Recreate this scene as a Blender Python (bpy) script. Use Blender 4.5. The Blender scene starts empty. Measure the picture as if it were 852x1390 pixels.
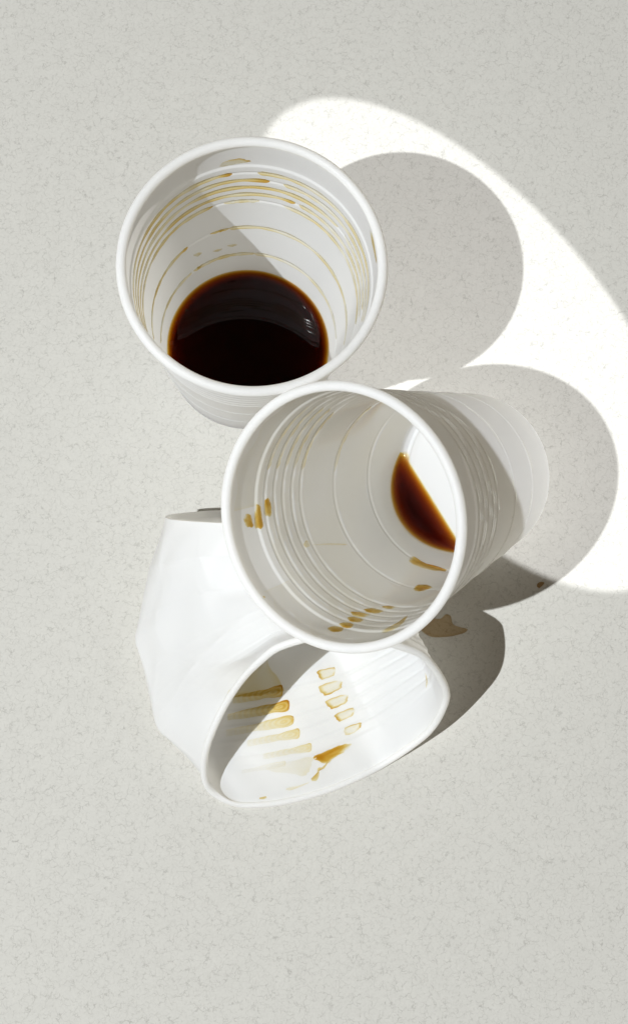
import bpy, math, random
import numpy as np
from mathutils import Vector, Matrix
from mathutils.bvhtree import BVHTree

random.seed(4)
MM = 0.001
scene = bpy.context.scene
col = scene.collection

# ------------------------------------------------------------------ camera
PW, PH = 852.0, 1390.0                       # photograph size, pixels
CAM = np.array([-7.289, -154.129, 544.630])  # millimetres; origin = foot of the upright cup
TILT, YAW, ROLL, FPX = 0.1978, -0.2512, 0.2523, 2533.8


def rot_z(a):
    return np.array([[math.cos(a), -math.sin(a), 0], [math.sin(a), math.cos(a), 0], [0, 0, 1.0]])


def rot_x(a):
    return np.array([[1.0, 0, 0], [0, math.cos(a), -math.sin(a)], [0, math.sin(a), math.cos(a)]])


CR = rot_z(YAW) @ rot_x(TILT) @ rot_z(ROLL)
cam_data = bpy.data.cameras.new('camera')
cam = bpy.data.objects.new('camera', cam_data)
col.objects.link(cam)
M4 = Matrix([list(CR[i]) + [CAM[i] * MM] for i in range(3)] + [[0, 0, 0, 1]])
cam.matrix_world = M4
cam_data.sensor_fit = 'VERTICAL'
cam_data.sensor_height = 36.0
cam_data.sensor_width = 24.0
cam_data.lens = 36.0 * FPX / PH
cam_data.clip_start = 0.01
cam_data.clip_end = 50
scene.camera = cam


def pray(px):
    d = CR @ np.array([(px[0] - PW / 2) / FPX, -(px[1] - PH / 2) / FPX, -1.0])
    return d / np.linalg.norm(d)


def at(px, z=0.0):
    d = pray(px)
    return CAM + d * ((z - CAM[2]) / d[2])


# ------------------------------------------------------------------ light
world = bpy.data.worlds.new('World')
scene.world = world
world.use_nodes = True
bg = world.node_tree.nodes['Background']
bg.inputs['Color'].default_value = (1.0, 0.70, 0.38, 1)
bg.inputs['Strength'].default_value = 0.075


def spot(name, loc, target, power, size_deg, blend, radius, color, roll=0.0, sy=1.0):
    ld = bpy.data.lights.new(name, 'SPOT')
    ld.energy = power
    ld.spot_size = math.radians(size_deg)
    ld.spot_blend = blend
    ld.shadow_soft_size = radius
    ld.color = color
    o = bpy.data.objects.new(name, ld)
    col.objects.link(o)
    loc = Vector(loc) * MM
    q = (Vector(target) * MM - loc).to_track_quat('-Z', 'Y')
    o.matrix_world = Matrix.Translation(loc) @ q.to_matrix().to_4x4() @ Matrix.Rotation(roll, 4, 'Z') @ Matrix.Diagonal((1, sy, 1, 1))
    return o


KEY_POS = np.array([-1177.8, -710.5, 2161.8])      # hard lamp, from the shadow of the upright cup's rim
spot('key_lamp', KEY_POS, (20, -30, 0), 344, 70, 0.3, 0.010, (0.945, 0.98, 1.0))

# second, narrow lamp: pool of light to the right of the cups
T2 = np.array([55.0, 5.0, 0.0])
AZ2, EL2, D2 = math.radians(-32), math.radians(71), 1500.0
POS2 = T2 + D2 * np.array([math.cos(EL2) * math.cos(AZ2), math.cos(EL2) * math.sin(AZ2), math.sin(EL2)])
OUT2 = np.array([(13, 70)] * 3 + [(34, 83)] * 3 + [(60, 77), (87, 51), (87, 51), (103, 28), (116, 4), (116, 4), (6, 42), (8, 15), (18, -12), (46, -37)]
                + [(79, -57)] * 5 + [(92, -66)] * 5 + [(113, -78)] * 5, float)
zax = (POS2 - T2) / D2
xax = np.cross([0, 0, 1], zax); xax /= np.linalg.norm(xax)
yax = np.cross(zax, xax)
v = np.c_[OUT2, np.zeros(len(OUT2))] - POS2
a, b = (v @ xax) / -(v @ zax), (v @ yax) / -(v @ zax)
S = 20.0
a, b = a * S, b * S
co = np.linalg.lstsq(np.c_[a * a, a * b, b * b, a, b], np.ones(len(a)), rcond=None)[0]
Q = np.array([[co[0], co[1] / 2], [co[1] / 2, co[2]]])
ctr = np.linalg.solve(2 * Q, -co[3:5])
val, vec = np.linalg.eigh(Q / (1 + ctr @ Q @ ctr))
ax_len = 1 / np.sqrt(val) / S
print('beam residual', np.round(np.sqrt(np.abs(np.einsum('ni,ij,nj->n', np.c_[a, b] - ctr, Q / (1 + ctr @ Q @ ctr), np.c_[a, b] - ctr))), 3))
ctr = ctr / S
maj, mnr = ax_len[0], ax_len[1]
mdir = vec[:, 0]
aim = POS2 + D2 * (-zax + xax * ctr[0] + yax * ctr[1])
spot('accent_lamp', POS2, aim, 84, math.degrees(2 * math.atan(maj)), 0.03, 0.0012, (0.96, 0.975, 1.0),
     roll=math.atan2(mdir[1], mdir[0]), sy=mnr / maj)

vs = scene.view_settings
vs.view_transform = 'Standard'
vs.look = 'None'
vs.exposure = 0.07
vs.gamma = 1.0
vs.use_curve_mapping = False
scene.cycles.max_bounces = 12
scene.cycles.diffuse_bounces = 9
scene.cycles.transmission_bounces = 8
scene.cycles.transparent_max_bounces = 16
scene.cycles.caustics_reflective = False
scene.cycles.caustics_refractive = False


# ------------------------------------------------------------------ materials
def newmat(name):
    m = bpy.data.materials.new(name)
    m.use_nodes = True
    nt = m.node_tree
    for n in list(nt.nodes):
        nt.nodes.remove(n)
    out = nt.nodes.new('ShaderNodeOutputMaterial')
    return m, nt, out


def N(nt, t, **kw):
    n = nt.nodes.new('ShaderNode' + t)
    for k, val in kw.items():
        if k.startswith('i_'):
            n.inputs[k[2:].replace('_', ' ')].default_value = val
        else:
            setattr(n, k, val)
    return n


def math_n(nt, op, a, b=None, clamp=False):
    n = nt.nodes.new('ShaderNodeMath')
    n.operation = op
    n.use_clamp = clamp
    for i, x in enumerate((a, b)):
        if x is None:
            continue
        if isinstance(x, (int, float)):
            n.inputs[i].default_value = x
        else:
            nt.links.new(x, n.inputs[i])
    return n.outputs[0]


def paper_material():
    m, nt, out = newmat('fibre_paper')
    L = nt.links.new
    tc = N(nt, 'TexCoord')
    p = tc.outputs['Object']

    def noise(scale, detail=2.0, rough=0.5, off=0.0, src=None):
        mp = N(nt, 'Mapping')
        mp.inputs['Location'].default_value = (off, off * 1.7, 0)
        L(src or p, mp.inputs['Vector'])
        n = N(nt, 'TexNoise')
        n.inputs['Scale'].default_value = scale
        n.inputs['Detail'].default_value = detail
        n.inputs['Roughness'].default_value = rough
        L(mp.outputs[0], n.inputs['Vector'])
        return n

    def fibres(scale, width, off, rot, keep):
        w = noise(scale * 1.4, 2.0, 0.5, off)
        sub = N(nt, 'VectorMath', operation='SUBTRACT'); L(w.outputs['Color'], sub.inputs[0]); sub.inputs[1].default_value = (.5, .5, .5)
        sc = N(nt, 'VectorMath', operation='SCALE'); L(sub.outputs[0], sc.inputs[0]); sc.inputs['Scale'].default_value = 1.5 / scale
        ad = N(nt, 'VectorMath', operation='ADD'); L(p, ad.inputs[0]); L(sc.outputs[0], ad.inputs[1])
        mp = N(nt, 'Mapping'); L(ad.outputs[0], mp.inputs['Vector'])
        mp.inputs['Rotation'].default_value = (0, 0, rot); mp.inputs['Location'].default_value = (off, -off, 0)
        vo = N(nt, 'TexVoronoi', feature='DISTANCE_TO_EDGE', voronoi_dimensions='2D'); L(mp.outputs[0], vo.inputs['Vector'])
        vo.inputs['Scale'].default_value = scale
        line = N(nt, 'MapRange', interpolation_type='SMOOTHSTEP'); L(vo.outputs['Distance'], line.inputs['Value'])
        line.inputs['From Min'].default_value = width; line.inputs['From Max'].default_value = width * 0.2
        mk = noise(scale * 1.1, 1.0, 0.5, off + 3.3)
        mr = N(nt, 'MapRange', interpolation_type='SMOOTHSTEP'); L(mk.outputs['Fac'], mr.inputs['Value'])
        mr.inputs['From Min'].default_value = keep; mr.inputs['From Max'].default_value = keep + 0.12
        return math_n(nt, 'MULTIPLY', line.outputs[0], mr.outputs[0])

    f1 = fibres(350, 0.050, 0.11, 0.4, 0.43)
    f2 = fibres(500, 0.065, 0.57, 1.3, 0.44)
    f3 = fibres(270, 0.038, 0.83, 2.2, 0.47)
    fs = math_n(nt, 'ADD', math_n(nt, 'MULTIPLY', f1, 0.60), math_n(nt, 'ADD', math_n(nt, 'MULTIPLY', f2, 0.45), math_n(nt, 'MULTIPLY', f3, 0.75)), clamp=True)
    mott = noise(160, 4.0, 0.6)
    fine = noise(1500, 3.0, 0.6, 0.4)
    base = N(nt, 'MixRGB'); base.inputs[1].default_value = (0.490, 0.480, 0.447, 1); base.inputs[2].default_value = (0.540, 0.530, 0.494, 1)
    g = math_n(nt, 'ADD', math_n(nt, 'MULTIPLY', mott.outputs['Fac'], 0.35), math_n(nt, 'MULTIPLY', fine.outputs['Fac'], 0.65))
    mr = N(nt, 'MapRange'); L(g, mr.inputs['Value']); mr.inputs['From Min'].default_value = 0.33; mr.inputs['From Max'].default_value = 0.67
    L(mr.outputs[0], base.inputs[0])
    fc = N(nt, 'MixRGB'); L(base.outputs[0], fc.inputs[1]); fc.inputs[2].default_value = (0.30, 0.29, 0.265, 1)
    L(math_n(nt, 'MULTIPLY', fs, 0.64), fc.inputs[0])
    b = N(nt, 'BsdfPrincipled')
    L(fc.outputs[0], b.inputs['Base Color'])
    b.inputs['Roughness'].default_value = 0.9
    b.inputs['Specular IOR Level'].default_value = 0.15
    hgt = math_n(nt, 'ADD', math_n(nt, 'MULTIPLY', g, 0.5), math_n(nt, 'MULTIPLY', fs, -0.25))
    bu = N(nt, 'Bump'); bu.inputs['Strength'].default_value = 0.25; bu.inputs['Distance'].default_value = 0.00025
    L(hgt, bu.inputs['Height']); L(bu.outputs[0], b.inputs['Normal'])
    L(b.outputs[0], out.inputs['Surface'])
    return m


def plastic_material():
    m, nt, out = newmat('white_plastic')
    L = nt.links.new
    tc = N(nt, 'TexCoord')
    no = N(nt, 'TexNoise'); L(tc.outputs['Object'], no.inputs['Vector'])
    no.inputs['Scale'].default_value = 60; no.inputs['Detail'].default_value = 4
    cr = N(nt, 'MixRGB'); L(no.outputs['Fac'], cr.inputs[0])
    cr.inputs[1].default_value = (0.895, 0.925, 0.975, 1); cr.inputs[2].default_value = (0.915, 0.945, 0.985, 1)
    b = N(nt, 'BsdfPrincipled')
    L(cr.outputs[0], b.inputs['Base Color'])
    b.inputs['Roughness'].default_value = 0.5
    b.inputs['Specular IOR Level'].default_value = 0.35
    b.inputs['IOR'].default_value = 1.55
    n2 = N(nt, 'TexNoise'); L(tc.outputs['Object'], n2.inputs['Vector'])
    n2.inputs['Scale'].default_value = 220; n2.inputs['Detail'].default_value = 3
    bu = N(nt, 'Bump'); bu.inputs['Strength'].default_value = 0.10; bu.inputs['Distance'].default_value = 0.0004
    L(n2.outputs['Fac'], bu.inputs['Height']); L(bu.outputs[0], b.inputs['Normal'])
    tr = N(nt, 'BsdfTranslucent'); tr.inputs['Color'].default_value = (0.975, 0.935, 0.86, 1)
    mx = N(nt, 'MixShader'); mx.inputs[0].default_value = 0.52
    L(b.outputs[0], mx.inputs[1]); L(tr.outputs[0], mx.inputs[2])
    L(mx.outputs[0], out.inputs['Surface'])
    return m


def coffee_material(name, gloss_rough, ks=(0.60, 1.45, 4.6)):
    """light absorbed along the real liquid depth (attribute 'depth', millimetres)"""
    m, nt, out = newmat(name)
    L = nt.links.new
    at_ = N(nt, 'Attribute', attribute_name='depth')
    comb = N(nt, 'CombineColor')
    for i, k in enumerate(ks):
        L(math_n(nt, 'POWER', 2.71828, math_n(nt, 'MULTIPLY', at_.outputs['Fac'], -k)), comb.inputs[i])
    tr = N(nt, 'BsdfTransparent'); L(comb.outputs[0], tr.inputs['Color'])
    gl = N(nt, 'BsdfGlossy'); gl.inputs['Roughness'].default_value = gloss_rough
    lw = N(nt, 'LayerWeight'); lw.inputs['Blend'].default_value = 0.5
    fr = math_n(nt, 'ADD', math_n(nt, 'MULTIPLY', math_n(nt, 'POWER', lw.outputs['Facing'], 5.0), 0.9), 0.016)
    mx = N(nt, 'MixShader'); L(fr, mx.inputs[0]); L(tr.outputs[0], mx.inputs[1]); L(gl.outputs[0], mx.inputs[2])
    L(mx.outputs[0], out.inputs['Surface'])
    return m


def clear_material():
    m, nt, out = newmat('coffee_underside')
    tr = N(nt, 'BsdfTransparent')
    nt.links.new(tr.outputs[0], out.inputs['Surface'])
    return m


PAPER, PLASTIC = paper_material(), plastic_material()
COFFEE, STAIN, SOAKED, CLEAR = coffee_material('coffee_liquid', 0.02), coffee_material('dried_coffee', 0.12), coffee_material('soaked_coffee', 0.45, (1.5, 2.5, 4.2)), clear_material()


# ------------------------------------------------------------------ mesh helpers (all in millimetres)
def mesh_obj(name, verts, faces, mat, parent=None, depth=None, mats=None, face_mat=None, origin=(0, 0, 0)):
    me = bpy.data.meshes.new(name)
    o0 = np.array(origin, float)
    me.from_pydata([tuple((np.array(p, float) - o0) * MM) for p in verts], [], faces)
    me.materials.append(mat)
    for mm in mats or []:
        me.materials.append(mm)
    me.polygons.foreach_set('use_smooth', [True] * len(me.polygons))
    if face_mat is not None:
        me.polygons.foreach_set('material_index', face_mat)
    if depth is not None:
        at_ = me.attributes.new('depth', 'FLOAT', 'POINT')
        at_.data.foreach_set('value', [float(d) for d in depth])
    me.update()
    ob = bpy.data.objects.new(name, me)
    col.objects.link(ob)
    if parent is None:
        ob.location = o0 * MM
    else:
        ob.parent = parent
        ob.location = (o0 * MM) - np.array(parent.location)
    return ob


def grid_faces(nu, nv, wrap=True):
    f = []
    for j in range(nv - 1):
        for i in range(nu if wrap else nu - 1):
            i2 = (i + 1) % nu
            f.append((j * nu + i, j * nu + i2, (j + 1) * nu + i2, (j + 1) * nu + i))
    return f


def thing(name, label, cat, loc):
    o = bpy.data.objects.new(name, None)
    o.empty_display_size = 0.02
    col.objects.link(o)
    o.location = Vector(loc) * MM
    o['label'] = label
    o['category'] = cat
    return o


# ------------------------------------------------------------------ setting
g = 2500.0
surf = mesh_obj('table_surface', [(-g, -g, 0), (g, -g, 0), (g, g, 0), (-g, g, 0)], [(0, 1, 2, 3)], PAPER)
surf['kind'] = 'structure'

# ------------------------------------------------------------------ the round cup form
CH, R_FOOT, R_TOP = 85.7, 23.4, 33.0
RIBS = [(68.4, .22, .95), (64.3, .22, .95), (60.3, .22, .95), (56.2, .22, .95), (52.2, .22, .95), (36.0, .20, .95), (18.6, .20, .95)]
BEAD_R, BEAD_C, BEAD_Z = 1.35, 33.65, 84.35


def wall_r(h):
    r = R_FOOT + (R_TOP - R_FOOT) * h / 83.5
    if h < 1.6:
        r -= 0.9 * (1 - h / 1.6) ** 2
    for z, amp, w in RIBS:
        d = abs(h - z)
        if d < w:
            r += amp * math.cos(d / w * math.pi / 2) ** 2
    s = min(max((h - 71.4) / 1.2, 0), 1)
    r += 0.38 * s * s * (3 - 2 * s) - 0.3 * max(h - 72.6, 0) / 11
    return r


def heights():
    hs = set([0.15, 0.5, 0.9, 1.3, 1.7, 83.4])
    h = 2.5
    while h < 83:
        hs.add(round(h, 2)); h += 2.5
    for z, amp, w in RIBS:
        for k in range(-5, 6):
            hs.add(round(z + k * w / 4, 2))
    for k in range(7):
        hs.add(71.2 + k * 0.25)
    return sorted(hs)


HS = heights()
NU = 200


class RoundCup:
    def __init__(self, foot, axis, inner=0.0):
        self.c = np.array(foot, float)
        self.ax = np.array(axis, float) / np.linalg.norm(axis)
        u = np.cross(self.ax, [0, 0, 1.0]) if abs(self.ax[2]) < .999 else np.array([1.0, 0, 0])
        if abs(self.ax[2]) >= .999:
            v_ = np.array([0, 1.0, 0])
        else:
            u /= np.linalg.norm(u); v_ = np.cross(self.ax, u)
        self.u, self.v = u, v_

    def P(self, th, r, h):
        return self.c + self.ax * h + r * (math.cos(th) * self.u + math.sin(th) * self.v)

    def S(self, th, h, off=0.0):
        return self.P(th, wall_r(h) - off, h)

    def local(self, p):
        q = np.asarray(p) - self.c
        return math.atan2(q @ self.v, q @ self.u), math.hypot(q @ self.u, q @ self.v), q @ self.ax

    def build(self, name, label, origin):
        e = thing(name, label, 'cup', origin)
        ths = [2 * math.pi * i / NU for i in range(NU)]
        vs_ = [self.S(t, h) for h in HS for t in ths]
        fs_ = grid_faces(NU, len(HS))
        mesh_obj('wall', vs_, fs_, PLASTIC, e, origin=origin)
        self.bvh = BVHTree.FromPolygons([Vector(p) for p in vs_], fs_)
        # base: foot ring rolled under, recessed floor
        prof = [(wall_r(0.15) - 0.02, 0.15), (22.0, 0.0), (21.5, 0.15), (21.2, 0.8), (20.8, 1.9), (20.0, 2.4), (18, 2.5), (12, 2.4), (6, 2.3), (1.5, 2.25)]
        bv = [self.P(t, r, h) for r, h in prof for t in ths]
        bf = grid_faces(NU, len(prof))
        bv.append(self.P(0, 0, 2.25)); k = len(bv) - 1; o = (len(prof) - 1) * NU
        bf += [(o + i, o + (i + 1) % NU, k) for i in range(NU)]
        mesh_obj('base', bv, bf, PLASTIC, e, origin=origin)
        # rolled rim
        nr = 18
        rp = [(BEAD_C + BEAD_R * math.cos(2 * math.pi * k / nr), BEAD_Z + BEAD_R * math.sin(2 * math.pi * k / nr)) for k in range(nr)]
        rv = [self.P(t, r, h) for r, h in rp + [rp[0]] for t in ths]
        mesh_obj('rim', rv, grid_faces(NU, nr + 1), PLASTIC, e, origin=origin)
        self.e, self.o = e, origin
        return e

    def arc(self, t0, t1, h, width=2.5, d_edge=.10, d_mid=.05, d_end=None, end_at=1):
        """coffee dried in a moulded groove between two angles"""
        n = max(6, int(abs(t1 - t0) / math.radians(1.2)))
        offs = [-1, -.72, -.4, 0, .4, .72, 1]
        dens = [d_edge * .5, d_edge, d_mid * 1.05, d_mid * .85, d_mid, d_edge * .9, d_edge * .4]
        vs_, ds = [], []
        ph = random.random() * 9
        for i in range(n + 1):
            f = i / n
            t = t0 + (t1 - t0) * f
            taper = min(1, (1 - f) * n / 2.5 + .35, f * n / 2.5 + .25)
            wob = .82 + .14 * math.sin(ph + f * 23) + .08 * math.sin(ph * 2 + f * 61)
            for o, d in zip(offs, dens):
                hh = h + o * width / 2 * taper * wob
                vs_.append(self.S(t, hh, .06))
                k = .75 + .3 * math.sin(ph + 11 * f) + .15 * math.sin(37 * f + ph)
                if d_end is not None:
                    s = max(0, 1 - abs(f - end_at) * (n * math.radians(1.2) * 30) / 4)
                    d = d + (d_end - d) * s
                    k = k * (1 - s) + s
                ds.append(max(.012, d * k * 1.9))
        mesh_obj('coffee_stain', vs_, grid_faces(len(offs), n + 1, False), STAIN, self.e, depth=ds, origin=self.o)

    def film(self, t0, t1, h0, h1, d, edge=.05):
        nu, nh = 90, 40
        vs_, ds = [], []
        for j in range(nh + 1):
            for i in range(nu + 1):
                f, k = i / nu, j / nh
                t = t0 + (t1 - t0) * f
                top = h1 + 2.0 * math.sin(f * 17) * .5 + 1.2 * math.sin(f * 41 + 2)
                h = h0 + (top - h0) * k
                vs_.append(self.S(t, h, .035))
                e = 1 if (i in (0, nu) or j == nh) else 0
                ds.append(d * (.8 + .25 * math.sin(f * 9 + k * 4) + .15 * math.sin(f * 31 - k * 13)) + e * edge)
        mesh_obj('coffee_film', vs_, grid_faces(nu + 1, nh + 1, False), STAIN, self.e, depth=ds, origin=self.o)


def outline_smooth(px, n=40, tension=1.0):
    """closed Catmull-Rom through the points"""
    P = np.array(px, float); m = len(P); out = []
    per = max(2, n // m)
    for i in range(m):
        p0, p1, p2, p3 = P[i - 1], P[i], P[(i + 1) % m], P[(i + 2) % m]
        for k in range(per):
            t = k / per
            out.append(.5 * (2 * p1 + (p2 - p0) * t + (2 * p0 - 5 * p1 + 4 * p2 - p3) * t * t + (3 * p1 - p0 - 3 * p2 + p3) * t ** 3))
    return np.array(out)


def hit(bvh, px):
    loc, nrm, idx, dist = bvh.ray_cast(Vector(CAM), Vector(pray(px)))
    if loc is None:
        return None, None
    d = pray(px)
    nrm = np.array(nrm)
    if nrm @ d > 0:
        nrm = -nrm
    return np.array(loc), nrm


def drop(bvh, parent, origin, px, d_edge=.12, d_mid=.3, thick=.22, ctr=None, smooth=True, name='coffee_stain'):
    """a dried or wet drop lying on a surface, its outline found on the photograph and dropped onto the surface"""
    poly = outline_smooth(px, 44) if smooth else np.array(px, float)
    c = np.array(ctr if ctr is not None else poly.mean(0), float)
    fr = [1, .93, .82, .62, .35]
    hs = [.03, .10, .6, .9, 1.0]
    de = [d_edge * .6, d_edge, (d_edge + d_mid) / 2, d_mid, d_mid]
    vs_, ds = [], []
    ph = random.random() * 6
    jit = [1 + .05 * math.sin(5 * k_ / len(poly) * 6.28 + ph) + .04 * math.sin(11 * k_ / len(poly) * 6.28 - ph) for k_ in range(len(poly))]
    for f, hgt, d in zip(fr, hs, de):
        for k_, q in enumerate(poly):
            p = c + (q - c) * f * jit[k_]
            l, n = hit(bvh, p)
            if l is None:
                return None
            vs_.append(l + n * (.05 + thick * hgt))
            a_ = k_ / len(poly) * 6.283
            ds.append(d * (1 + (.60 * math.sin(a_ + ph) + .32 * math.sin(3 * a_ + 2 * ph)) * (1 if f > .7 else .4)))
    l, n = hit(bvh, c); vs_.append(l + n * (.05 + thick)); ds.append(d_mid)
    m = len(poly)
    fs_ = grid_faces(m, len(fr)) + [((len(fr) - 1) * m + i, (len(fr) - 1) * m + (i + 1) % m, len(vs_) - 1) for i in range(m)]
    return mesh_obj(name, vs_, fs_, STAIN, parent, depth=ds, origin=origin)


def pool(cup, zw, name, label, seed):
    """a level body of coffee held by a cup: top surface, real depth below each point, closed underneath"""
    def inside(p):
        t, r, h = cup.local(p)
        return h > 2.5 and r < wall_r(max(h, 0.2)) - .12
    s = np.array(seed, float); s[2] = zw
    NA, fr = 120, [.12, .3, .5, .66, .78, .87, .93, .97, 1.0]
    top, dep, bot = [], [], []

    def depth_at(p):
        lo, hi = 0.0, 60.0
        for _ in range(30):
            mid = (lo + hi) / 2
            if inside(p - np.array([0, 0, mid])): lo = mid
            else: hi = mid
        return lo
    pts = [s]
    for f in fr:
        for i in range(NA):
            an = 2 * math.pi * i / NA
            d = np.array([math.cos(an), math.sin(an), 0])
            lo, hi = 0.0, 80.0
            for _ in range(32):
                mid = (lo + hi) / 2
                if inside(s + d * mid): lo = mid
                else: hi = mid
            pts.append((s + d * lo * f, lo * (1 - f)))
    for k, p in enumerate(pts):
        if k == 0: p, e = s, 9
        else: p, e = p
        dd = depth_at(p) if e > 0 else .05
        dep.append(max(min(dd, .10 + 1.5 * e), .06))
        top.append(p + np.array([0, 0, .35 * math.exp(-e / .7)]))
        bot.append(p - np.array([0, 0, max(dd - .12, .03)]))
    n = len(top)
    fs_ = [(0, 1 + i, 1 + (i + 1) % NA) for i in range(NA)]
    for j in range(len(fr) - 1):
        for i in range(NA):
            a_, b_ = 1 + j * NA + i, 1 + j * NA + (i + 1) % NA
            fs_.append((a_, a_ + NA, b_ + NA, b_))
    fb = [tuple(n + q for q in reversed(f)) for f in fs_]
    o = 1 + (len(fr) - 1) * NA
    side = [(o + i, o + n + i, o + n + (i + 1) % NA, o + (i + 1) % NA) for i in range(NA)]
    ob = mesh_obj(name, top + bot, fs_ + fb + side, COFFEE, None, depth=dep + [0] * n, mats=[CLEAR],
                  face_mat=[0] * len(fs_) + [1] * (len(fb) + len(side)), origin=tuple(s))
    ob['label'] = label
    ob['category'] = 'coffee'
    return ob


# ------------------------------------------------------------------ upright cup
c1 = RoundCup((0, 0, 0), (0, 0, 1))
c1.build('plastic_cup', 'white ribbed plastic cup standing upright with black coffee in the bottom', (0, 0, 0))


def th1(px, h):
    p = at(px, h); return math.atan2(p[1], p[0]) % (2 * math.pi)


def arc1(pa, pb, h, **kw):
    a_, b_ = th1(pa, h), th1(pb, h)
    if b_ > a_ + .1:
        a_ += 2 * math.pi
    c1.arc(a_, b_, h, **kw)


LB = (186, 440)
RB = (500, 440)
arc1(LB, (314, 230), 68.4, d_edge=.17, d_mid=.09, d_end=.26)
arc1((350, 229), RB, 68.4, d_edge=.085, d_mid=.04)
arc1((190, 448), (367, 240), 64.3, d_edge=.16, d_mid=.085, d_end=.22)
arc1((386, 246), RB, 64.3, d_edge=.06, d_mid=.03)
arc1((192, 450), (461, 306), 60.3, d_edge=.13, d_mid=.08)
arc1((470, 318), (490, 420), 60.3, d_edge=.05, d_mid=.03)
arc1((196, 455), (399, 279), 56.2, d_edge=.16, d_mid=.085, d_end=.16)
arc1((404, 281), (486, 430), 56.2, d_edge=.06, d_mid=.035)
arc1((199, 458), (288, 277), 52.2, d_edge=.13, d_mid=.08, d_end=.18)
arc1((303, 272), (352, 268), 52.2, d_edge=.07, d_mid=.04)
arc1((385, 275), (482, 440), 52.2, d_edge=.07, d_mid=.04)
arc1((207, 462), (254, 334), 36.0, d_edge=.16, d_mid=.10, d_end=.2)
arc1((285, 317), (310, 307), 36.0, width=1.9, d_edge=.22, d_mid=.16)
arc1((310, 306), (470, 470), 36.0, d_edge=.085, d_mid=.035)
arc1((214, 466), (262, 372), 18.6, d_edge=.10, d_mid=.06)
arc1((264, 369), (345, 342), 18.6, d_edge=.12, d_mid=.07)
arc1((345, 342), (455, 460), 18.6, d_edge=.055, d_mid=.025)
E1 = (c1.bvh, c1.e, (0, 0, 0))
drop(*E1, [(297, 226), (308, 218), (325, 215), (336, 217), (340, 219), (328, 221), (312, 224)], .24, .05, .08)
drop(*E1, [(502, 316), (505, 318), (510, 345), (511, 358), (508, 345)], .1, .18, .08)
drop(*E1, [(268, 362), (271, 361), (275, 358), (272, 364), (268, 366)], .1, .2, .08)
drop(*E1, [(289, 341), (296, 338), (302, 337), (297, 341)], .08, .1, .05)
drop(*E1, [(308, 333), (316, 331), (322, 332), (314, 335)], .06, .08, .05)
drop(*E1, [(262, 346), (268, 343), (274, 343), (268, 348)], .07, .08, .05)
cof1 = pool(c1, 7.3, 'coffee', 'wide round pool of black coffee in the bottom of the upright cup', (0.5, 0.5, 7.3))

for (bx, by, br) in ((261, 406, .55), (253, 421, .5), (240, 438, .6), (233, 466, .95), (237, 473, .6), (235, 452, .45), (418, 399, .5)):
    q0 = at((bx, by), 7.35)
    bvv, nb = [], 14
    for k in range(6):
        el = k / 6 * math.pi / 2
        bvv += [(q0[0] + br * math.cos(el) * math.cos(2 * math.pi * i / nb), q0[1] + br * math.cos(el) * math.sin(2 * math.pi * i / nb), 7.35 + br * .75 * math.sin(el)) for i in range(nb)]
    bvv.append((q0[0], q0[1], 7.35 + br * .75))
    bff = grid_faces(nb, 6) + [(5 * nb + i, 5 * nb + (i + 1) % nb, 6 * nb) for i in range(nb)]
    mesh_obj('bubble', bvv, bff, STAIN, cof1, depth=[.05] * len(bvv), origin=(.5, .5, 7.3))

# ------------------------------------------------------------------ tilted cup
A2, B2 = 0.6524, 3.6803
c2 = RoundCup((66.307, -39.48, 14.33), (math.sin(A2) * math.cos(B2), math.sin(A2) * math.sin(B2), math.cos(A2)))
O2 = (50.2, -49.1, 0)
c2.build('plastic_cup', 'white ribbed plastic cup tipped over, propped on the crushed cup, its mouth stained cream', O2)
E2 = (c2.bvh, c2.e, O2)


def th2(px):
    l, n = hit(c2.bvh, px)
    if l is None:
        print('no hit', px); return 0, 0, 0
    return c2.local(l)


def arc2(pa, pb, h, **kw):
    a_, b_ = th2(pa)[0], th2(pb)[0]
    while b_ - a_ > math.pi: b_ -= 2 * math.pi
    while b_ - a_ < -math.pi: b_ += 2 * math.pi
    c2.arc(a_, b_, h, **kw)


# thin cream film that the coffee left all over the inside
ta, tb = th2((334, 690))[0], th2((430, 850))[0]
print('film angles', math.degrees(ta), math.degrees(tb), [round(math.degrees(th2(p)[0])) for p in ((450, 540), (560, 800), (540, 560))])
c2.film(math.radians(-20), math.radians(340), 3, 69, .011, 0)
c2.film(ta, ta - math.radians(150), 69.6, 80.5, .010, .02)
c2.film(ta + math.radians(40), ta + math.radians(110), 69.6, 80, .008, .015)
# drops held by the grooves
for d in ([(331, 702), (336, 697), (341, 702), (343, 715), (335, 715), (331, 708)],
          [(346, 690), (350, 684), (354, 692), (356, 716), (346, 716), (345, 704)],
          [(359, 681), (363, 676), (367, 683), (368, 699), (359, 699)]):
    drop(*E2, d, .22, .42, .35)
for d in ([(445, 852), (456, 850), (466, 854), (460, 858), (448, 857)],
          [(461, 846), (472, 845), (480, 849), (472, 853), (462, 850)],
          [(472, 838), (482, 838), (493, 842), (485, 845), (474, 843)],
          [(476, 831), (487, 831), (501, 835), (494, 838), (480, 836)],
          [(494, 827), (507, 826), (520, 830), (508, 833), (496, 830)],
          [(518, 824), (528, 823), (536, 825), (527, 827)]):
    drop(*E2, d, .16, .34, .25)
drop(*E2, [(517, 857), (530, 850), (545, 842), (552, 836), (548, 845), (534, 855), (522, 859)], .12, .18, .1)
drop(*E2, [(555, 758), (562, 756), (572, 762), (584, 768), (602, 772), (603, 776), (585, 774), (566, 769), (556, 763)], .2, .40, .3, ctr=(568, 764))
drop(*E2, [(561, 799), (567, 794), (578, 794), (586, 797), (578, 801), (566, 803)], .2, .42, .3)
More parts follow.
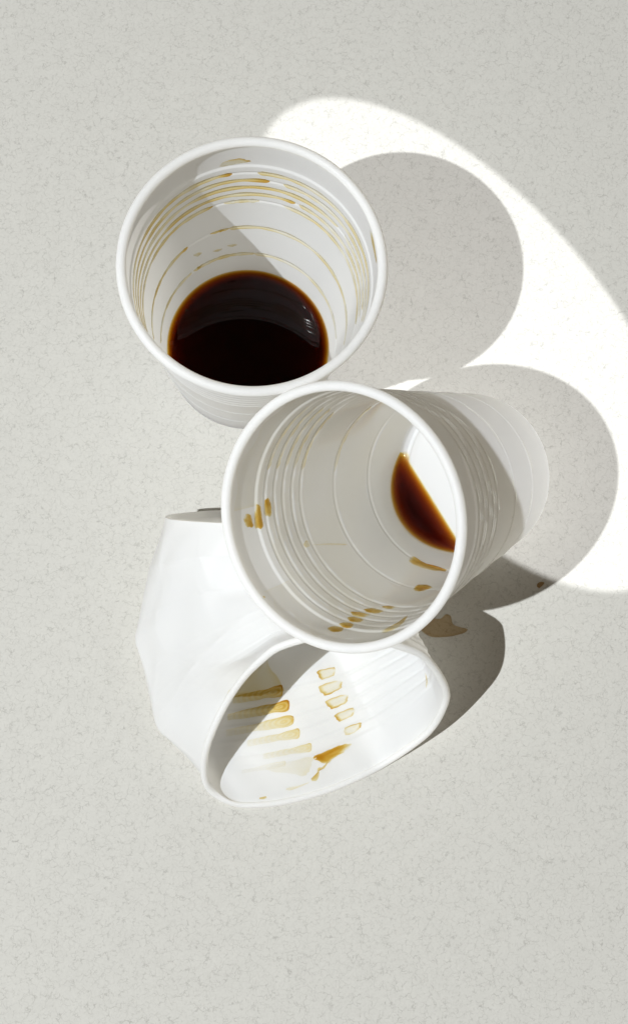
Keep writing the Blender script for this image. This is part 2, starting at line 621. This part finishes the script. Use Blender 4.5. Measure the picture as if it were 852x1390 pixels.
drop(*E2, [(412, 739), (415, 734), (419, 735), (420, 741), (415, 743)], .09, .05, .05)
drop(*E2, [(422, 740), (440, 738), (462, 738), (470, 740), (440, 740)], .06, .04, .03)
drop(*E2, [(357, 809), (360, 810), (359, 812), (356, 811)], .15, .2, .05)
for h, pa, pb, e_ in ((68.4, (345, 640), (410, 552), .05), (64.3, (352, 640), (425, 553), .05), (60.3, (362, 640), (440, 553), .05), (56.2, (375, 640), (450, 555), .06),
                      (52.2, (402, 640), (450, 560), .06), (36.0, (455, 640), (500, 552), .045)):
    arc2(pa, pb, h, d_edge=e_, d_mid=.02, width=1.9)
# level pool at the low side
d_ = pray((588, 648)); pl = c2.c + c2.ax * 2.5
hitp = CAM + d_ * (((pl - CAM) @ c2.ax) / (d_ @ c2.ax))
ZW = float(hitp[2]) - 2.5
print('pool level', ZW)
lo = c2.P(math.atan2(*[(-np.array([0, 0, 1.0])) @ w for w in (c2.v, c2.u)]), 21.5, 2.5)
mid_pt = (lo + hitp) / 2
pool(c2, ZW, 'coffee', 'small dark wedge of coffee lying in the low side of the tipped cup', (lo[0] * .6 + hitp[0] * .4, lo[1] * .6 + hitp[1] * .4, ZW))

# ------------------------------------------------------------------ crushed cup
def loop_from(ctrl, n, crisp=0.0):
    P = outline_smooth(ctrl, len(ctrl) * 24)
    C_ = np.array(ctrl, float)
    k_ = len(P) // len(C_)
    Lin = np.vstack([C_[i] + (C_[(i + 1) % len(C_)] - C_[i]) * (q / k_) for i in range(len(C_)) for q in range(k_)])
    P = P * (1 - crisp) + Lin * crisp
    seg = np.linalg.norm(np.roll(P, -1, 0) - P, axis=1)
    s = np.r_[0, np.cumsum(seg)]
    Pc = np.vstack([P, P[:1]])
    t = np.linspace(0, s[-1], n, endpoint=False)
    return np.stack([np.interp(t, s, Pc[:, k]) for k in range(3)], 1), s[-1]


# every loop starts at the middle of the underside and runs past the left side
mouth_px = [(442, 1071, 2), (400, 1083, 2), (357, 1090, 2), (315, 1088, 2.5), (285, 1066, 6), (277, 1036, 14), (287, 994, 27), (317, 937, 40), (353, 899, 50), (390, 876, 56),
            (470, 862, 57), (553, 884, 50), (580, 902, 44), (599, 934, 34), (597, 958, 25), (575, 994, 13), (524, 1032, 3), (485, 1053, 2)]
mouth = [at(p[:2], p[2]) for p in mouth_px]
sec_80 = [(14, -117, 1), (-10, -120, 1.5), (-20, -117, 4), (-25.8, -113.5, 9), (-20, -107, 21), (-10, -101, 35), (6, -92, 47), (20, -88, 49), (36, -88, 43), (49, -92, 31), (51, -98, 15), (36, -108, 1.5)]
sec_50 = [(4, -92, .8), (-16, -93, 2), (-29, -91, 8), (-32.4, -89, 15), (-26, -86, 26), (-12, -82, 38), (2, -78, 43), (16, -76, 38), (33, -76, 27), (44, -78, 16), (41, -82, 6), (24, -89, 1)]
sec_22 = [(2, -68, .8), (-13, -69, 3), (-25, -68, 10), (-28.2, -68, 18), (-25, -69, 29), (-14, -69, 41), (1, -69, 45), (15, -68, 38), (26, -67, 28), (31, -66, 18), (27, -66, 8), (15, -67, 2)]
sec_00 = [(0, -48, .6), (-12, -49, 3.5), (-21, -51.5, 12), (-23.5, -54, 21), (-21.5, -57, 32), (-12.5, -59.5, 41.5), (0, -60.5, 45), (11, -59, 41), (20, -56, 32), (23.4, -53, 22), (20, -50, 11), (11, -48.5, 3)]
N3 = 216
KEYS = [(0.0, sec_00), (0.22, sec_22), (0.50, sec_50), (0.80, sec_80), (1.0, mouth)]
LOOPS = []
for kv, s_ in KEYS:
    Lp, per = loop_from(s_, N3, .75 if .1 < kv < .9 else 0)
    LOOPS.append(Lp)
    print('crushed section', kv, 'perimeter', round(per, 1))
kvs = [k for k, _ in KEYS]


def base3(v_):
    """creased loft: straight runs between the sections, folds slightly rounded"""
    def lin(x):
        x = min(max(x, 0), 1)
        k = max(i for i in range(len(kvs) - 1) if kvs[i] <= x or i == 0)
        f = (x - kvs[k]) / (kvs[k + 1] - kvs[k])
        return LOOPS[k] * (1 - f) + LOOPS[k + 1] * f
    e = .02
    if v_ < .03 or v_ > .97:
        return lin(v_)
    return .25 * lin(v_ - e) + .5 * lin(v_) + .25 * lin(v_ + e)


hv = [h / 83.5 for h in HS if h < 83.45]
hv[0] = 0.0
G = np.array([base3(x) for x in hv])           # (nv, N3, 3)
# shallow buckles in the sheet
uu = np.arange(N3) / N3 * 2 * math.pi
du = np.roll(G, -1, 1) - np.roll(G, 1, 1)
dv = np.gradient(G, axis=0)
NRM = np.cross(du, dv); NRM /= np.linalg.norm(NRM, axis=2)[:, :, None] + 1e-9
ctr3 = G.mean(1, keepdims=True)
if (NRM * (G - ctr3)).sum() < 0:
    NRM = -NRM
for j, x in enumerate(hv):
    fade = min(1, x / .1, (1 - x) / .12)
    amp = .35 * np.sin(3 * uu + 5 * x) * np.sin(6 * x + 1) + .22 * np.sin(7 * uu - 11 * x + 1) + .12 * np.sin(13 * uu + 17 * x)
    rib = 0
    for z, am, w in RIBS:
        d = abs(x * 83.5 - z)
        if d < w:
            rib += am * 1.15 * math.cos(d / w * math.pi / 2) ** 2
    s = min(max((x * 83.5 - 71.4) / 1.2, 0), 1)
    un = uu / (2 * math.pi)
    keep = .12 + .88 * np.clip(np.maximum((.10 - un) / .06, (un - .58) / .06), 0, 1)   # ribs lowered left and on top, imitating strong light washing them out
    G[j] += NRM[j] * (amp * fade + rib * keep + .38 * s * keep)[:, None]


# fold lines pressed into the crushed side: (u, v) to (u, v), depth, width
UV = np.stack(np.meshgrid(np.arange(N3) / N3, np.array(hv)), -1)          # (nv, N3, 2)
for (ua, va, ub, vb, am, w) in ((.20, .50, .44, .86, -.9, .020), (.24, .80, .45, .62, .7, .016), (.27, .50, .34, .10, -.7, .018), (.18, .82, .30, .52, .5, .014),
                                (.33, .30, .47, .55, -.8, .020), (.26, .14, .42, .34, .5, .014), (.36, .93, .30, .72, -.5, .014)):
    A_, B_ = np.array([ua, va]), np.array([ub, vb])
    dd_ = B_ - A_
    tt = np.clip(((UV - A_) @ dd_) / (dd_ @ dd_), 0, 1)
    dist_ = np.linalg.norm(UV - A_ - tt[..., None] * dd_, axis=2)
    G += NRM * (am * .65 * np.exp(-dist_ / w) * np.sin(np.clip(tt, .04, .96) * math.pi))[..., None]

# nothing passes through the cup lying on top, nor through the table
def clear_of(G_, cup, gap):
    moved = 0
    for idx in np.ndindex(G_.shape[:2]):
        t, r, h = cup.local(G_[idx])
        lim = (wall_r(min(max(h, .2), 83)) if h < 82 else 35.0) + gap
        if -1 < h < 87 and r < lim:
            rad = math.cos(t) * cup.u + math.sin(t) * cup.v
            G_[idx] += rad * (lim - r); moved += 1
    return moved


print('pushed clear of tilted cup', clear_of(G, c2, .7), 'min z', G[:, :, 2].min())
G[:, :, 2] = np.maximum(G[:, :, 2], .25)
c3_o = (5, -90, 0)
e3 = thing('plastic_cup', 'crushed white plastic cup lying on its side under the tipped cup, coffee-stained mouth open', 'cup', c3_o)
vs3 = G.reshape(-1, 3)
fs3 = grid_faces(N3, len(hv))
mesh_obj('wall', vs3, fs3, PLASTIC, e3, origin=c3_o)
bvh3 = BVHTree.FromPolygons([Vector(p) for p in vs3], fs3)
# rolled rim along the bent mouth
last = G[-1]
tan = np.roll(last, -1, 0) - np.roll(last, 1, 0); tan /= np.linalg.norm(tan, axis=1)[:, None]
along = G[-1] - G[-4]; along /= np.linalg.norm(along, axis=1)[:, None]
outw = np.cross(tan, along); outw /= np.linalg.norm(outw, axis=1)[:, None]
if (outw * (last - last.mean(0))).sum() < 0:
    outw = -outw
nr = 16
cen = last + outw * .5 + along * .5
rv = [cen[i] + 1.05 * (math.cos(2 * math.pi * k / nr) * outw[i] + math.sin(2 * math.pi * k / nr) * along[i]) for k in list(range(nr)) + [0] for i in range(N3)]
rv = [np.array([p[0], p[1], max(p[2], .1)]) for p in rv]
mesh_obj('rim', rv, grid_faces(N3, nr + 1), PLASTIC, e3, origin=c3_o)
# base
b0 = G[0]; bc = b0.mean(0); inn = (G[6].mean(0) - bc); inn /= np.linalg.norm(inn)
bl = [(1.0, 0.0), (.955, -.15), (.93, .2), (.91, 1.4), (.87, 2.0), (.6, 2.1), (.3, 2.2), (.05, 2.2)]
bv = [bc + (b0[i] - bc) * s + inn * d for s, d in bl for i in range(N3)]
bv = [np.array([p[0], p[1], max(p[2], .2)]) for p in bv]
bf = grid_faces(N3, len(bl)); bv.append(bc + inn * 2.2); o = (len(bl) - 1) * N3
bf += [(o + i, o + (i + 1) % N3, len(bv) - 1) for i in range(N3)]
mesh_obj('base', bv, bf, PLASTIC, e3, origin=c3_o)

E3 = (bvh3, e3, c3_o)
# brown tongues left of the fold
def tongue(tip, ln, w, d, slope=.20, fall=40.0):
    n, m = 36, 11
    vs_, ds = [], []
    ph = random.random() * 6
    for i in range(n + 1):
        f = i / n
        x = tip[0] - ln * f ** 1.3
        yc = tip[1] + ln * f ** 1.3 * slope
        ww = w * min(1, math.sqrt(max(0, 1 - (1 - min(1, f * 7)) ** 2)) + .03) * (1 - .45 * f) * (1 + .10 * math.sin(9 * f + ph) + .06 * math.sin(21 * f + 2 * ph))
        for k in range(m):
            g_ = k / (m - 1)
            l, nn = hit(bvh3, (x, yc + (g_ - .5) * ww))
            if l is None:
                return
            vs_.append(l + nn * .09)
            q = math.hypot((x - tip[0] + 14) / 16, (g_ - .5) * 2.0)
            body = math.exp(-f * ln / fall)
            ring = .75 + .35 * math.sin(q * 13 + ph)
            top = 1.0 if k in (0, 1) else (.35 if k == m - 1 else 0)
            endl = 1.0 if i < 3 else 0
            ds.append(max(.006, d * (body * ring * (1 - .25 * g_) + .55 * top * math.exp(-f * 2.2) + .35 * endl + .10 * (1 - f))))
    mesh_obj('coffee_stain', vs_, grid_faces(m, n + 1, False), STAIN, e3, depth=ds, origin=c3_o)


tongue((384, 937), 68, 17, .38)
tongue((393, 957), 84, 17, .46)
tongue((399, 977), 92, 16, .22)
tongue((407, 995), 72, 14, .15)
tongue((423, 1014), 66, 12, .12)
tongue((388, 1036), 60, 9, .03)
# pale outlined marks right of the fold
for q in ([(431, 911), (452, 906), (455, 909), (452, 917), (436, 922)], [(434, 931), (459, 924), (464, 928), (460, 936), (440, 944)],
          [(443, 951), (467, 943), (472, 946), (468, 955), (449, 962)], [(455, 970), (477, 961), (481, 965), (477, 972), (460, 979)],
          [(467, 989), (487, 981), (490, 985), (484, 992), (471, 998)]):
    drop(*E3, q, .20, .022, .08)
drop(*E3, [(425, 1028), (440, 1020), (458, 1013), (471, 1009), (475, 1013), (468, 1020), (456, 1027), (445, 1036), (433, 1034)], .17, .42, .4, ctr=(441, 1027))
drop(*E3, [(444, 1035), (438, 1041), (431, 1043), (430, 1050), (428, 1057), (421, 1058), (425, 1060), (431, 1058), (433, 1050), (433, 1045), (440, 1043)], .12, .14, .15, ctr=(432, 1047))
drop(*E3, [(352, 1083), (361, 1081), (361, 1084), (354, 1085)], .12, .16, .1)
drop(*E3, [(389, 1070), (405, 1066), (420, 1062), (405, 1069), (392, 1073)], .05, .04, .03)
drop(*E3, [(577, 914), (579, 920), (580, 928), (578, 934), (579, 926)], .1, .12, .05)
drop(*E3, [(308, 944), (330, 918), (357, 894), (363, 898), (384, 934), (366, 940), (338, 946)], .10, .035, .03)
drop(*E3, [(360, 1044), (390, 1034), (424, 1028), (420, 1044), (414, 1053), (392, 1050)], .022, .018, .03)

# ------------------------------------------------------------------ spilt coffee on the paper
def spill(px, d, label, th=.25):
    poly = outline_smooth(px, 48)
    c = poly.mean(0)
    fr, hs = [1, .96, .9, .7, .35], [.02, .5, .8, 1, 1]
    vs_, ds = [], []
    for f, h in zip(fr, hs):
        for q in poly:
            p = at(c + (q - c) * f); p[2] = .05 + th * h
            vs_.append(p); ds.append(d * (1.25 if .85 < f < .99 else 1))
    p = at(c); p[2] = .05 + th; vs_.append(p); ds.append(d)
    m = len(poly)
    fs_ = grid_faces(m, len(fr)) + [((len(fr) - 1) * m + i, (len(fr) - 1) * m + (i + 1) % m, len(vs_) - 1) for i in range(m)]
    o0 = at(c)
    ob = mesh_obj('coffee_spill', vs_, fs_, SOAKED, None, depth=ds, origin=(o0[0], o0[1], .05))
    ob['label'] = label
    ob['category'] = 'spill'


spill([(582, 840), (597, 840), (604, 834), (611, 836), (614, 847), (623, 851), (634, 854), (630, 859), (616, 863), (600, 865), (583, 864), (570, 853)], .12,
      'brown coffee spill on the paper beside the crushed cup, in its shadow')
spill([(729, 792), (733, 790), (738, 791), (735, 795), (731, 798), (728, 796)], .22, 'tiny coffee spot on the paper in the shadow of the tipped cup')
